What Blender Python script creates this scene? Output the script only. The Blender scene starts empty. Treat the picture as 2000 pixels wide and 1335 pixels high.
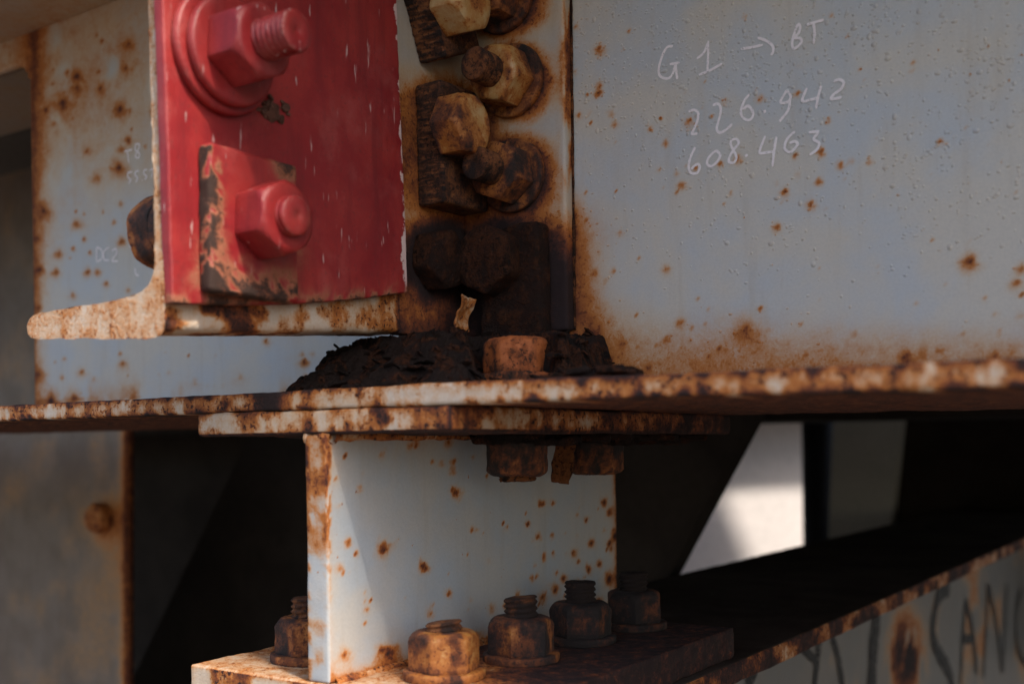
import bpy, math, random
import numpy as np
from mathutils import Matrix, Vector, Quaternion

# ------------------------------------------------------------------ camera, sky, sun, exposure
S = bpy.context.scene
COL = S.collection
F, PX, PY, TH, RO = 2160.0, 1000.0, 867.0, math.radians(34.2), 0.012   # lens in pixels of a 2000 px wide frame
cam = bpy.data.cameras.new('camera')
camo = bpy.data.objects.new('camera', cam)
COL.objects.link(camo)
S.camera = camo
right = Vector((math.cos(TH), math.sin(TH), 0)); fwd = Vector((-math.sin(TH), math.cos(TH), 0)); up = Vector((0, 0, 1))
cu = right * math.cos(RO) - up * math.sin(RO)
cv = right * math.sin(RO) + up * math.cos(RO)
camo.matrix_world = Matrix(((cu.x, cv.x, -fwd.x, 0), (cu.y, cv.y, -fwd.y, 0), (cu.z, cv.z, -fwd.z, 0), (0, 0, 0, 1)))
cam.sensor_width = 36
cam.lens = F / 2000 * 36
cam.shift_y = (PY - 667.5) / 2000
cam.clip_start = 0.02
cam.clip_end = 500
cam.dof.use_dof = True
cam.dof.focus_distance = 0.84
cam.dof.aperture_fstop = 5.0

SUN = Vector((0.62, -0.24, 0.75)).normalized()      # towards the sun
w = bpy.data.worlds.new('World'); S.world = w; w.use_nodes = True
nt = w.node_tree
sky = nt.nodes.new('ShaderNodeTexSky'); sky.sky_type = 'NISHITA'; sky.sun_disc = False; sky.dust_density = 3.0; sky.ozone_density = 1.0
sky.sun_elevation = math.asin(SUN.z); sky.sun_rotation = math.atan2(SUN.x, SUN.y)
bg = nt.nodes['Background']; bg.inputs[1].default_value = 0.15
nt.links.new(sky.outputs[0], bg.inputs[0])
sl = bpy.data.lights.new('sun', 'SUN'); sl.energy = 3.2; sl.angle = math.radians(6.0); sl.color = (1.0, 0.90, 0.77)
so = bpy.data.objects.new('sun', sl); COL.objects.link(so)
so.rotation_mode = 'QUATERNION'; so.rotation_quaternion = (-SUN).to_track_quat('-Z', 'Y')
S.view_settings.view_transform = 'Standard'; S.view_settings.look = 'None'
S.view_settings.exposure = 0.84; S.view_settings.gamma = 1
S.view_settings.use_curve_mapping = False
# the white balance stays at its default

# ------------------------------------------------------------------ helpers
rng = np.random.default_rng(7)
random.seed(7)

def ray(x, y):
    u = (x - PX) / F; v = -(y - PY) / F
    c, s = math.cos(RO), math.sin(RO)
    a = u * c + v * s; b = -u * s + v * c
    return np.array([a * math.cos(TH) - math.sin(TH), a * math.sin(TH) + math.cos(TH), b])

def at(x, y, axis, val):                       # where the line of sight meets a plane of the structure
    r = ray(x, y); return r * (val / r['XYZ'.index(axis)])

def proj(P):
    P = np.asarray(P, float)
    a = P[:, 0] * math.cos(TH) + P[:, 1] * math.sin(TH); z = -P[:, 0] * math.sin(TH) + P[:, 1] * math.cos(TH)
    a = a / z; b = P[:, 2] / z
    c, s = math.cos(RO), math.sin(RO)
    return PX + F * (a * c - b * s), PY - F * (a * s + b * c)

def _hash(i, j, k, seed):
    h = (i * 374761393 + j * 668265263 + k * 2147483647 + seed * 974711) & 0xFFFFFFFF
    h = ((h ^ (h >> 13)) * 1274126177) & 0xFFFFFFFF
    h = ((h ^ (h >> 16)) * 2246822519) & 0xFFFFFFFF
    return ((h ^ (h >> 15)) & 0xFFFFFF) / float(0xFFFFFF)

def vn(P, seed=0):
    I = np.floor(P).astype(np.int64); f = P - I; f = f * f * (3 - 2 * f)
    o = 0
    for a in (0, 1):
        for b in (0, 1):
            for c in (0, 1):
                wt = (f[:, 0] if a else 1 - f[:, 0]) * (f[:, 1] if b else 1 - f[:, 1]) * (f[:, 2] if c else 1 - f[:, 2])
                o = o + wt * _hash(I[:, 0] + a, I[:, 1] + b, I[:, 2] + c, seed)
    return o

def fbm(P, scale, octv=4, seed=0, gain=0.5):
    P = np.asarray(P, float) * scale; o = 0; a = 1; t = 0
    for k in range(octv):
        o = o + a * vn(P, seed + 31 * k); t += a; a *= gain; P = P * 2.03 + 11.7
    return o / t

def sstep(a, b, x):
    t = np.clip((x - a) / (b - a), 0, 1); return t * t * (3 - 2 * t)

def obj(name, V, Fc, mat, parent=None, rust=None, smooth=True, kind=None, sharp=None):
    V = np.asarray(V, float)
    me = bpy.data.meshes.new(name)
    Fc = Fc if isinstance(Fc, list) else Fc.tolist()
    me.from_pydata(V.tolist(), [], Fc)
    if smooth:
        me.polygons.foreach_set('use_smooth', [True] * len(me.polygons))
    if rust is not None:
        a = me.attributes.new('rust', 'FLOAT', 'POINT')
        a.data.foreach_set('value', np.clip(np.broadcast_to(rust, (len(V),)), 0, 2).astype(np.float32))
    me.materials.append(mat)
    me.update()
    if sharp: me.set_sharp_from_angle(angle=math.radians(sharp))
    o = bpy.data.objects.new(name, me); COL.objects.link(o)
    if parent is not None: o.parent = parent
    if kind: o['kind'] = kind
    return o

def thing(name, label, cat, loc=(0, 0, 0), group=None):
    o = bpy.data.objects.new(name, None); COL.objects.link(o); o.location = loc
    o.empty_display_size = 0.02
    o['label'] = label; o['category'] = cat
    if group: o['group'] = group
    return o

def tag(o, label, cat, group=None):
    o['label'] = label; o['category'] = cat
    if group: o['group'] = group
    return o

def ax(a, b, step, r):
    n = max(1, int(round((b - a - 2 * r) / step)))
    m = np.linspace(a + r, b - r, n + 1)
    e = r * np.array([0, .3, .65])
    return np.unique(np.round(np.concatenate([a + e, m, b - e]), 6))

def rbox(x0, x1, y0, y1, z0, z1, step=0.01, r=0.0015, steps=None):
    """box with rounded edges, subdivided; returns V, F, N"""
    st = steps or (step,) * 3
    r = min(r, .45 * min(x1 - x0, y1 - y0, z1 - z0))
    A = [ax(x0, x1, st[0], r), ax(y0, y1, st[1], r), ax(z0, z1, st[2], r)]
    Vs = []; Fs = []; n = 0
    for d in range(3):
        u, v = (d + 1) % 3, (d + 2) % 3
        for side in (0, 1):
            U, W = np.meshgrid(A[u], A[v], indexing='ij')
            P = np.zeros(U.shape + (3,)); P[..., u] = U; P[..., v] = W; P[..., d] = A[d][-1] if side else A[d][0]
            nu, nv = U.shape
            idx = np.arange(nu * nv).reshape(nu, nv) + n
            q = np.stack([idx[:-1, :-1], idx[1:, :-1], idx[1:, 1:], idx[:-1, 1:]], -1).reshape(-1, 4)
            if not side: q = q[:, ::-1]
            Vs.append(P.reshape(-1, 3)); Fs.append(q); n += nu * nv
    V = np.concatenate(Vs); Fq = np.concatenate(Fs)
    key = np.round(V * 1e6).astype(np.int64)
    _, first, inv = np.unique(key, axis=0, return_index=True, return_inverse=True)
    V = V[first]; Fq = inv.reshape(-1)[Fq]
    lo = np.array([x0, y0, z0]) + r; hi = np.array([x1, y1, z1]) - r
    C = np.clip(V, lo, hi); D = V - C; L = np.linalg.norm(D, axis=1, keepdims=True); N = D / np.maximum(L, 1e-9)
    return C + N * r, Fq, N

def rough(V, N, amp, scale, seed=0, octv=4):
    return V + N * ((fbm(V, scale, octv, seed) - .5) * 2 * amp)[:, None]

def jitter(V, amp, scale, seed=0, octv=4):
    return V + np.stack([fbm(V, scale, octv, seed + k) - .5 for k in (1, 2, 3)], 1) * 2 * amp

def polar(profile, n, rfun=None):
    """surface of revolution: profile [(r, z)], optional rfun(theta, r, z) -> r; closed by poles where r = 0"""
    th = np.linspace(0, 2 * math.pi, n, endpoint=False)
    V = []
    for (r, z) in profile:
        rr = np.full(n, r) if rfun is None else rfun(th, r, z)
        V.append(np.stack([rr * np.cos(th), rr * np.sin(th), np.full(n, z)], 1))
    V = np.concatenate(V); m = len(profile)
    i = np.arange(n); Fq = []
    for k in range(m - 1):
        Fq.append(np.stack([k * n + i, k * n + (i + 1) % n, (k + 1) * n + (i + 1) % n, (k + 1) * n + i], 1))
    return V, np.concatenate(Fq).tolist() + [list(range((m - 1) * n, m * n)), list(range(n))[::-1]]

def hexr(th, af, p=26, spin=0.0):
    s = 0
    for k in range(6): s = s + np.maximum(0, np.cos(th - spin - k * math.pi / 3)) ** p
    return af / 2 / s ** (1 / p)

def nut_mesh(af=0.041, h=0.025, p=26, spin=0.0, flat=.93, both=False, n=96):
    rt = af / 2 * flat; rc = af / 2 * 1.155
    prof = [(rc, 0.0), (rc, .0008)] + [(rc, h * t) for t in (.15, .3, .45, .6, .7)]
    ch = h * .26
    for t in (0, .25, .5, .75, 1.0): prof.append((rc + (rt - rc) * t, h - ch * (1 - t) ** 1.6 * .9 - .0))
    prof += [(rt * .95, h + .0004), (rt * .8, h + .0005), (rt * .6, h + .0005), (rt * .3, h + .0005), (.0005, h + .0005)]
    return polar(prof, n, lambda th, r, z: np.minimum(r, hexr(th, af, p, spin)) * (.985 if z == 0 else 1))

def washer_mesh(ro=0.027, h=0.005, b=.0012, n=96, hole=.0005):
    prof = [(ro - b * .4, 0), (ro, b * .8), (ro, h - b), (ro - b * .35, h - b * .3), (ro - b, h), (ro * .85, h), (ro * .6, h), (hole, h)]
    return polar(prof, n)

def shank_mesh(rad=0.0127, h=0.02, pitch=0.0032, depth=.0009, n=48, z0=-.002, dome=.0):
    zs = np.arange(z0, h - .0015, pitch / 5)
    prof = [(rad, z) for z in zs] + [(rad * .97, h - .001), (rad * .9, h), (rad * .6, h + dome * .6), (rad * .2, h + dome), (rad * .16, h + dome - .0005), (.0004, h + dome - .0006)]
    def rf(th, r, z):
        if z < h - .0015:
            t = (z / pitch - th / (2 * math.pi)) % 1.0
            return r - depth * np.abs(2 * t - 1) * 1.9
        return np.full_like(th, r)
    return polar(prof, n, rf)

# ------------------------------------------------------------------ materials
def N_(nt, typ, **kw):
    n = nt.nodes.new(typ)
    for k, v in kw.items(): setattr(n, k, v)
    return n

def mathn(nt, op, a, b=None, clamp=False):
    n = nt.nodes.new('ShaderNodeMath'); n.operation = op; n.use_clamp = clamp
    for i, v in enumerate((a, b)):
        if v is None: continue
        if isinstance(v, (int, float)): n.inputs[i].default_value = v
        else: nt.links.new(v, n.inputs[i])
    return n.outputs[0]

def noise(nt, vec, scale, detail=4, rough_=.55, dist=0.0):
    n = nt.nodes.new('ShaderNodeTexNoise'); n.inputs['Scale'].default_value = scale
    n.inputs['Detail'].default_value = detail; n.inputs['Roughness'].default_value = rough_
    n.inputs['Distortion'].default_value = dist
    nt.links.new(vec, n.inputs['Vector']); return n.outputs['Fac']

def ramp(nt, fac, stops):
    n = nt.nodes.new('ShaderNodeValToRGB'); e = n.color_ramp.elements
    while len(e) < len(stops): e.new(.5)
    for i, (p, c) in enumerate(stops): e[i].position = p; e[i].color = tuple(c) + (1,) if len(c) == 3 else c
    nt.links.new(fac, n.inputs[0]); return n.outputs[0]

def maprange(nt, v, a, b, c=0., d=1., smooth=True):
    n = nt.nodes.new('ShaderNodeMapRange'); n.interpolation_type = 'SMOOTHSTEP' if smooth else 'LINEAR'
    n.inputs['From Min'].default_value = a; n.inputs['From Max'].default_value = b
    n.inputs['To Min'].default_value = c; n.inputs['To Max'].default_value = d
    nt.links.new(v, n.inputs['Value']); return n.outputs[0]

def mixc(nt, fac, a, b):
    n = nt.nodes.new('ShaderNodeMix'); n.data_type = 'RGBA'
    for k, v in ((0, fac), (6, a), (7, b)):
        if isinstance(v, (int, float)): n.inputs[k].default_value = v
        elif isinstance(v, tuple): n.inputs[k].default_value = v + (1,)
        else: nt.links.new(v, n.inputs[k])
    return n.outputs[2]

RUST = [(0.0, (.56, .41, .25)), (.18, (.54, .28, .10)), (.36, (.42, .14, .028)), (.54, (.18, .048, .016)), (.74, (.060, .020, .014)), (1.0, (.020, .010, .010))]

def steel(name, paint_a, paint_b, ramp_=RUST, fine=1.0, speck=.5, gloss=.48, bump=.5, streak=0.0, pa=14, scratch=None, spec=.4, bdist=.0012, chipk=.28):
    m = bpy.data.materials.new(name); m.use_nodes = True; nt = m.node_tree
    b = nt.nodes['Principled BSDF']
    pos = N_(nt, 'ShaderNodeNewGeometry').outputs['Position']
    at_ = N_(nt, 'ShaderNodeAttribute', attribute_name='rust').outputs['Fac']
    n1 = noise(nt, pos, pa, 5, .6, .3); n2 = noise(nt, pos, 85, 7, .68, .4); n3 = noise(nt, pos, 620, 4, .6)
    n4 = noise(nt, pos, 210, 3, .5)
    k = mathn(nt, 'ADD', mathn(nt, 'MULTIPLY', mathn(nt, 'SUBTRACT', n2, .5), 2.6 * fine), mathn(nt, 'MULTIPLY', mathn(nt, 'SUBTRACT', n3, .5), 1.1 * fine))
    r = mathn(nt, 'MULTIPLY', at_, mathn(nt, 'ADD', k, 1.0))
    if streak:
        mp = N_(nt, 'ShaderNodeMapping'); mp.inputs['Scale'].default_value = (1, 1, .06); nt.links.new(pos, mp.inputs[0])
        ns = noise(nt, mp.outputs[0], 160, 5, .65)
        r = mathn(nt, 'ADD', r, mathn(nt, 'MULTIPLY', mathn(nt, 'MULTIPLY', mathn(nt, 'SUBTRACT', ns, .5), streak * 3), maprange(nt, at_, .05, .4)))
    sp = maprange(nt, n4, .735, .80, 0, speck)
    r = mathn(nt, 'ADD', r, mathn(nt, 'MULTIPLY', sp, n1), clamp=True)
    n5 = noise(nt, pos, 330, 6, .62, .2)                      # crisp chips and pits inside the rusted zones
    chips = mathn(nt, 'MULTIPLY', maprange(nt, n5, .555, .60), maprange(nt, r, .14, .42))
    r = mathn(nt, 'ADD', r, mathn(nt, 'MULTIPLY', chips, chipk), clamp=True)
    paint = mixc(nt, maprange(nt, n1, .36, .62), paint_a, paint_b)
    mq = N_(nt, 'ShaderNodeMapping'); mq.inputs['Scale'].default_value = (1, 1, .10); nt.links.new(pos, mq.inputs[0])
    nq = noise(nt, mq.outputs[0], 70, 5, .6)
    paint = mixc(nt, maprange(nt, nq, .5, .75, 0, .30), paint, tuple(c * k_ for c, k_ in zip(paint_b, (.74, .66, .58))))
    paint = mixc(nt, maprange(nt, n3, .3, .8, 0, .22), paint, tuple(c * .62 for c in paint_a))
    if scratch:
        mp = N_(nt, 'ShaderNodeMapping'); mp.inputs['Scale'].default_value = (1, 1, .16); mp.inputs['Rotation'].default_value = (.25, 0, 0); nt.links.new(pos, mp.inputs[0])
        s1 = noise(nt, mp.outputs[0], 330, 2, .4); s2 = noise(nt, pos, 40, 3, .6)
        paint = mixc(nt, maprange(nt, noise(nt, pos, 26, 6, .65), .50, .72, 0, .55), paint, (.34, .070, .064))
        paint = mixc(nt, maprange(nt, nq, .46, .66, 0, .55), paint, (.17, .011, .015))
        paint = mixc(nt, maprange(nt, n5, .58, .66, 0, .5), paint, (.14, .02, .02))
        pn_ = [n_ for n_ in nt.nodes if n_.bl_idname == 'ShaderNodeNewGeometry'][0].outputs['Pointiness']
        sc = mathn(nt, 'MULTIPLY', maprange(nt, s1, .665, .72), maprange(nt, s2, .48, .60))
        at2 = N_(nt, 'ShaderNodeAttribute', attribute_name='chip').outputs['Fac']
        chip = maprange(nt, mathn(nt, 'MULTIPLY', at2, mathn(nt, 'ADD', mathn(nt, 'MULTIPLY', mathn(nt, 'SUBTRACT', n2, .5), 4.0), 1.0)), .72, .86)
        worn = mathn(nt, 'MULTIPLY', maprange(nt, pn_, .535, .60), maprange(nt, n5, .50, .56))
        paint = mixc(nt, mathn(nt, 'MULTIPLY', worn, .8), paint, (.45, .20, .17))
        paint = mixc(nt, mathn(nt, 'MAXIMUM', mathn(nt, 'MULTIPLY', sc, .55), chip), paint, scratch)
    rc = ramp(nt, r, ramp_)
    col = mixc(nt, maprange(nt, r, .03, .36), paint, rc)
    nt.links.new(col, b.inputs['Base Color'])
    rou = maprange(nt, r, .1, .6, gloss, .88)
    rou = mathn(nt, 'ADD', rou, mathn(nt, 'MULTIPLY', mathn(nt, 'SUBTRACT', n2, .5), .25), clamp=True)
    nt.links.new(rou, b.inputs['Roughness'])
    b.inputs['Specular IOR Level'].default_value = spec
    hgt = mathn(nt, 'ADD', mathn(nt, 'MULTIPLY', n3, .35), mathn(nt, 'MULTIPLY', mathn(nt, 'MULTIPLY', n2, r), 2.2))
    hgt = mathn(nt, 'ADD', hgt, mathn(nt, 'MULTIPLY', n4, .25))
    bp = N_(nt, 'ShaderNodeBump'); bp.inputs['Strength'].default_value = bump; bp.inputs['Distance'].default_value = bdist
    nt.links.new(hgt, bp.inputs['Height']); nt.links.new(bp.outputs[0], b.inputs['Normal'])
    return m

def plain(name, a, b_, scale=8, rough_=.85, bump=.3, dist=.01, spec=.3):
    m = bpy.data.materials.new(name); m.use_nodes = True; nt = m.node_tree; b = nt.nodes['Principled BSDF']
    pos = N_(nt, 'ShaderNodeNewGeometry').outputs['Position']
    n1 = noise(nt, pos, scale, 8, .65, .2); n2 = noise(nt, pos, scale * 14, 5, .6)
    c = mixc(nt, maprange(nt, n1, .35, .65), a, b_); c = mixc(nt, maprange(nt, n2, .4, .8, 0, .3), c, tuple(x * .5 for x in a))
    nt.links.new(c, b.inputs['Base Color']); b.inputs['Roughness'].default_value = rough_; b.inputs['Specular IOR Level'].default_value = spec
    bp = N_(nt, 'ShaderNodeBump'); bp.inputs['Strength'].default_value = bump; bp.inputs['Distance'].default_value = dist
    nt.links.new(mathn(nt, 'ADD', n1, n2), bp.inputs['Height']); nt.links.new(bp.outputs[0], b.inputs['Normal'])
    return m

def skip(m, scale, lo, hi):                                   # dry strokes: the mark breaks where it skipped the surface
    nt = m.node_tree; b = nt.nodes['Principled BSDF']
    pos = [n for n in nt.nodes if n.bl_idname == 'ShaderNodeNewGeometry'][0].outputs['Position']
    nt.links.new(maprange(nt, noise(nt, pos, scale, 3, .6), lo, hi), b.inputs['Alpha'])
GREY_A, GREY_B = (.40, .45, .52), (.50, .46, .42)
M_web = steel('grey_girder_paint', (.49, .512, .53), (.575, .53, .46), fine=.42, speck=.7, bump=.26, pa=11, chipk=.10)
M_stiff = steel('pale_blue_grey_paint', (.42, .465, .51), (.485, .475, .455), fine=.5, speck=.8, bump=.40, chipk=.15)
M_edge = steel('rust_streaked_cream_paint', (.60, .49, .39), (.60, .54, .48), fine=.75, streak=.16, bump=.7, chipk=.42)
M_lip = steel('rust_mottled_cream_paint', (.56, .45, .36), (.58, .51, .44), fine=1.0, streak=.1, bump=.8, chipk=.4)
M_leg = steel('stained_beige_paint', (.46, .44, .42), (.50, .43, .34), fine=.5, bump=.45, chipk=.15)
RUSTY = [(0.0, (.54, .40, .19)), (.18, (.50, .26, .06)), (.36, (.36, .12, .018)), (.56, (.14, .038, .010)), (.78, (.045, .015, .008)), (1.0, (.012, .007, .006))]
DARKR = [(0.0, (.085, .034, .015)), (.3, (.12, .045, .017)), (.5, (.17, .060, .020)), (.7, (.055, .021, .011)), (1.0, (.014, .008, .006))]
BLACKR = [(0.0, (.016, .010, .008)), (.3, (.030, .013, .009)), (.5, (.085, .030, .013)), (.62, (.05, .02, .011)), (.8, (.022, .011, .008)), (1.0, (.010, .007, .006))]
BARKR = [(0.0, (.30, .13, .05)), (.3, (.25, .095, .030)), (.5, (.16, .055, .018)), (.7, (.06, .022, .010)), (1.0, (.015, .008, .006))]
M_nut = steel('cream_paint_over_rust', (.54, .46, .30), (.50, .34, .16), ramp_=RUSTY, fine=.55, bump=.5, pa=60, gloss=.30, spec=.6, chipk=.16)
M_rust = steel('deep_brown_rust', (.10, .045, .022), (.06, .03, .018), ramp_=DARKR, fine=.9, bump=1.0, gloss=.85, pa=70, spec=.2)
M_pile = steel('black_flaking_rust', (.018, .011, .009), (.012, .008, .007), ramp_=BLACKR, fine=1.1, speck=0, bump=1.0, gloss=.85, pa=60, spec=.18, bdist=.0035)
M_bark = steel('striated_rust', (.26, .11, .04), (.16, .06, .02), ramp_=BARKR, fine=.7, bump=.8, gloss=.8, pa=50)
M_red = steel('red_paint', (.32, .025, .023), (.24, .012, .016), ramp_=[(0, (.34, .085, .055)), (.3, (.30, .10, .055)), (.5, (.24, .08, .04)), (.7, (.085, .033, .020)), (1, (.035, .017, .012))], fine=1.0, speck=.0, gloss=.46, bump=.55, scratch=(.66, .50, .48), pa=20, spec=.45)
M_column = steel('brown_stained_paint', (.19, .152, .128), (.15, .112, .088), fine=.6, speck=.6, bump=.4)
M_beam = steel('grey_cap_beam_paint', (.16, .16, .158), (.185, .172, .16), fine=.9, speck=.4, bump=.4)
M_dark = plain('near_black_surface', (.022, .017, .014), (.034, .027, .022), 6, .9, .3, .002, .1)  # near-black base colour of the structures behind the girder
M_soot = plain('dirt_covered_steel', (.085, .066, .056), (.055, .043, .036), 9, 1.0, .4, .002, .0)
M_conc = plain('weathered_concrete', (.74, .69, .68), (.68, .64, .63), 3, .9, .2, .01)
M_deck = plain('deck_concrete', (.16, .15, .14), (.12, .11, .10), 3, .9, .3, .01)
M_soil = plain('gravel_ground', (.14, .12, .10), (.10, .09, .075), 2, .95, .6, .05)
M_pipe = plain('dark_blue_grey_pipe', (.030, .030, .036), (.022, .022, .026), 10, .6, .2, .002)
M_panel = plain('grey_green_panel', (.48, .49, .46), (.42, .43, .40), 5, .8, .2, .004)
M_black = plain('black_spray_paint', (.012, .011, .011), (.02, .018, .018), 60, .6, .1, .0005)
M_chalk = plain('chalk', (.92, .86, .86), (.84, .78, .79), 500, .95, .3, .0004)
skip(M_chalk, 800, .26, .40)
skip(M_black, 150, .34, .46)
M_flake = steel('peeled_paint', (.56, .52, .46), (.50, .42, .33), fine=1, bump=.6)

# ------------------------------------------------------------------ the setting
def sheet(name, x0, x1, y0, y1, z, mat, n=40, amp=0, scale=1, seed=0):
    xs = np.linspace(x0, x1, n + 1); ys = np.linspace(y0, y1, n + 1)
    X, Y = np.meshgrid(xs, ys, indexing='ij'); V = np.stack([X.ravel(), Y.ravel(), np.full(X.size, z)], 1)
    if amp: V[:, 2] += (fbm(V, scale, 4, seed) - .5) * 2 * amp
    i = np.arange((n + 1) ** 2).reshape(n + 1, n + 1)
    q = np.stack([i[:-1, :-1], i[1:, :-1], i[1:, 1:], i[:-1, 1:]], -1).reshape(-1, 4)
    o = obj(name, V, q, mat); o['kind'] = 'structure'; return o

sheet('ground', -150, 150, -150, 150, -1.6, M_soil, 120, .05, .4, 3)
YD = 0.352                                                     # outer edge of the deck overhead
V, Q, N = rbox(-9, 9, YD, 3.9, .488, .76, .3, .01)
deck = tag(obj('deck_slab', V, Q, M_deck), 'dark concrete deck slab lying over the girder along the top', 'deck')

# ------------------------------------------------------------------ steel girder
YW, YL = 0.729, 0.717
ZT, ZF0, ZF1 = 0.470, 0.0245, 0.0372
girder = thing('steel_girder', 'grey painted steel girder with chalk numbers and a rust streaked bottom flange', 'girder', (-.5, YW, ZF0))
def glob(parent):                                             # parts are built in world coordinates: move them into the parent's frame
    return np.array(parent.location)

def part(name, V, Fc, mat, parent, rust=None, base=None, **k):
    p = base if base is not None else parent
    off = np.array(p.location)
    return obj(name, np.asarray(V) - off, Fc, mat, parent, rust, **k)

C2 = lambda x, y: (1080 + x / 3.179, y / 3.179)
C3 = lambda x, y: (1080 + x / 2.174, 400 + y / 2.174)
spots = []                                                    # rust spots of the web: image x, y, halo, strength
for x, y, r, s in [(290,305,36,.85),(285,525,26,.9),(282,572,30,1),(360,700,24,.75),(385,765,24,.85),(235,760,18,.6),(698,880,22,.95),(700,905,18,.6),(850,750,42,.65),(1285,605,30,.8),(1518,575,25,.65),(1708,742,22,.9),(1665,940,30,1.05),(1505,965,25,.8),(1145,985,36,.9),(1035,1010,30,.7),(885,1040,36,.55),(800,1145,36,.8),(770,1195,22,.6),(1783,1020,30,.95),(1850,990,26,.6),(1965,1000,26,.75),(1650,1120,30,.85),(1520,1080,25,.6),(1385,1130,20,.55),(1440,1185,42,.7),(1605,1260,42,.7),(1530,412,20,.5),(1190,100,22,.6),(1065,1258,10,.9),(145,165,14,.7),(105,235,16,.6),(430,305,14,.5),(600,275,12,.7),(395,1183,8,.9),(520,430,12,.5),(215,585,10,1),(795,235,6,1.3),(940,507,7,1.3),(230,690,16,.4),(115,705,16,.4)]:
    spots.append(C2(x, y) + (r / 3.179 * 1.0, s * .9))
for x, y, r, s in [(950,90,26,.75),(1770,238,46,1.05),(1985,265,30,.95),(1965,325,36,.7),(480,268,24,.85),(820,525,46,.6),(540,495,18,.6),(163,535,20,.65),(298,585,14,.45),(368,225,10,.7),(1500,645,24,.85),(1570,625,16,.7),(1640,610,11,.6),(1880,638,15,.9),(405,690,12,.7),(1100,0,26,.7),(355,462,6,1.0),(1985,470,14,.4)]:
    spots.append(C3(x, y) + (r / 2.174 * 1.0, s * .9))
for x, y, r, s in [(150,148,14,.95),(150,170,12,.8),(122,200,18,.65),(235,212,15,.9),(196,172,10,.6),(250,272,9,.8),(237,290,8,.7),(232,326,17,.85),(252,85,10,.6),(86,412,16,.75),(150,437,12,.7),(172,530,10,.85),(190,530,9,.75),(110,530,10,.7),(115,495,10,.75),(207,553,9,.7),(237,470,11,.75),(142,575,10,.6),(250,565,8,.6),(190,345,13,.5),(160,725,14,.6),(145,775,26,.8),(100,780,26,.9),(75,730,18,.6),(240,708,14,.6),(595,705,14,.95),(596,735,14,.6),(590,690,9,.6),(520,665,10,.6),(260,775,18,.5),(470,735,26,.35),(380,745,30,.35),(610,690,30,.3),(330,725,10,.4)]:
    spots.append((x, y, r * .85, s * .85))
for k in range(130):                                          # pin-point specks
    spots.append((rng.uniform(1112, 2000), rng.uniform(0, 725) , 2.2 + 6 * rng.random() ** 3, rng.uniform(.35, .8)))
for k in range(34):
    spots.append((rng.uniform(70, 320), rng.uniform(60, 620), 2.2 + 6 * rng.random() ** 3, rng.uniform(.4, .9)))
for k in range(22):
    spots.append((rng.uniform(80, 700), rng.uniform(670, 780), 2.2 + 5 * rng.random() ** 3, rng.uniform(.3, .7)))
spots = np.array(spots)

def web_rust(P):
    u, v = proj(P); R = np.zeros(len(P))
    wob = (fbm(P, 220, 3, 5) - .5)
    for x, y, r, s in spots:
        m = (np.abs(u - x) < 4 * r) & (np.abs(v - y) < 4 * r)
        d = np.hypot(u[m] - x, (v[m] - y) * (.86 if True else 1)) / r * (1 + .7 * wob[m])
        val = s * (.30 * np.exp(-(d / 1.0) ** 2) + .44 * np.exp(-(d / .24) ** 2))
        val += s * .16 * np.exp(-(d / 1.6) ** 2) * (v[m] > y)
        R[m] = np.maximum(R[m], val)
    big = fbm(P, 9, 5, 17); med = fbm(P, 30, 4, 19)
    # stain beside the connection angle, dirt along the flange, brown wash on the left part
    right_ = u > 1095
    R += np.where(right_, .58 * np.exp(-np.clip(u - 1108, 0, None) / (34 + 26 * med)) * sstep(330, 470, v) * (1 - sstep(600, 690, v)), 0)
    R += np.where(right_, .12 * np.exp(-np.clip(u - 1108, 0, None) / 60) * sstep(.35, .6, big), 0)
    R += np.where(right_, .32 * sstep(540, 735, v + 60 * (big - .5)), 0)
    left_ = u < 900
    R += np.where(left_, .19 * (1 - sstep(120, 700, v + 200 * (big - .5))) * sstep(.2, .7, med + .2), 0)
    R += np.where(left_, .34 * np.exp(-np.abs(u - 66) / 14) * (.4 + med), 0)
    R += np.where(left_, .10 * np.exp(-np.abs(u - 66) / 60), 0)
    R += np.where(left_, .20 * sstep(.52, .7, med) * sstep(700, 790, v), 0)
    R += .10 * sstep(.50, .70, big) * sstep(.3, .6, med)
    return R

xs = np.concatenate([np.linspace(-1.44, -1.145, 60), np.arange(-1.142, -.06, .0026), np.array([.1, .5, 1.5, 3.0])])
zs = np.arange(ZF1 + .0001, ZT, .0026); zs = np.concatenate([zs, [ZT]])
X, Z = np.meshgrid(xs, zs, indexing='ij')
V = np.stack([X.ravel(), np.full(X.size, YW), Z.ravel()], 1)
# slight waviness of the plate
V[:, 1] += (fbm(V, 7, 2, 41) - .5) * .0016
idx = np.arange(X.size).reshape(X.shape)
q = np.stack([idx[:-1, :-1], idx[1:, :-1], idx[1:, 1:], idx[:-1, 1:]], -1).reshape(-1, 4)
cx, cz, rc = -1.145 - .028, .437 - .028, .028                # the cope with its rounded corner
mid = V[q].mean(1)
cut = (mid[:, 0] < -1.145) & (mid[:, 2] < .437) & ~((mid[:, 0] > cx) & (mid[:, 2] > cz) & (np.hypot(mid[:, 0] - cx, mid[:, 2] - cz) > rc))
q = q[~cut]
W = V.copy(); W[:, 1] += .012
n = len(V)
qb = q[:, ::-1] + n
from collections import Counter
ed = Counter()
for f in q.tolist():
    for a, b in zip(f, f[1:] + f[:1]): ed[(a, b)] += 1
rim = [[b, a, a + n, b + n] for (a, b) in ed if (b, a) not in ed]
web = part('web', np.concatenate([V, W]), q.tolist() + qb.tolist() + rim, M_web, girder, np.concatenate([web_rust(V), np.full(n, .2)]))

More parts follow.
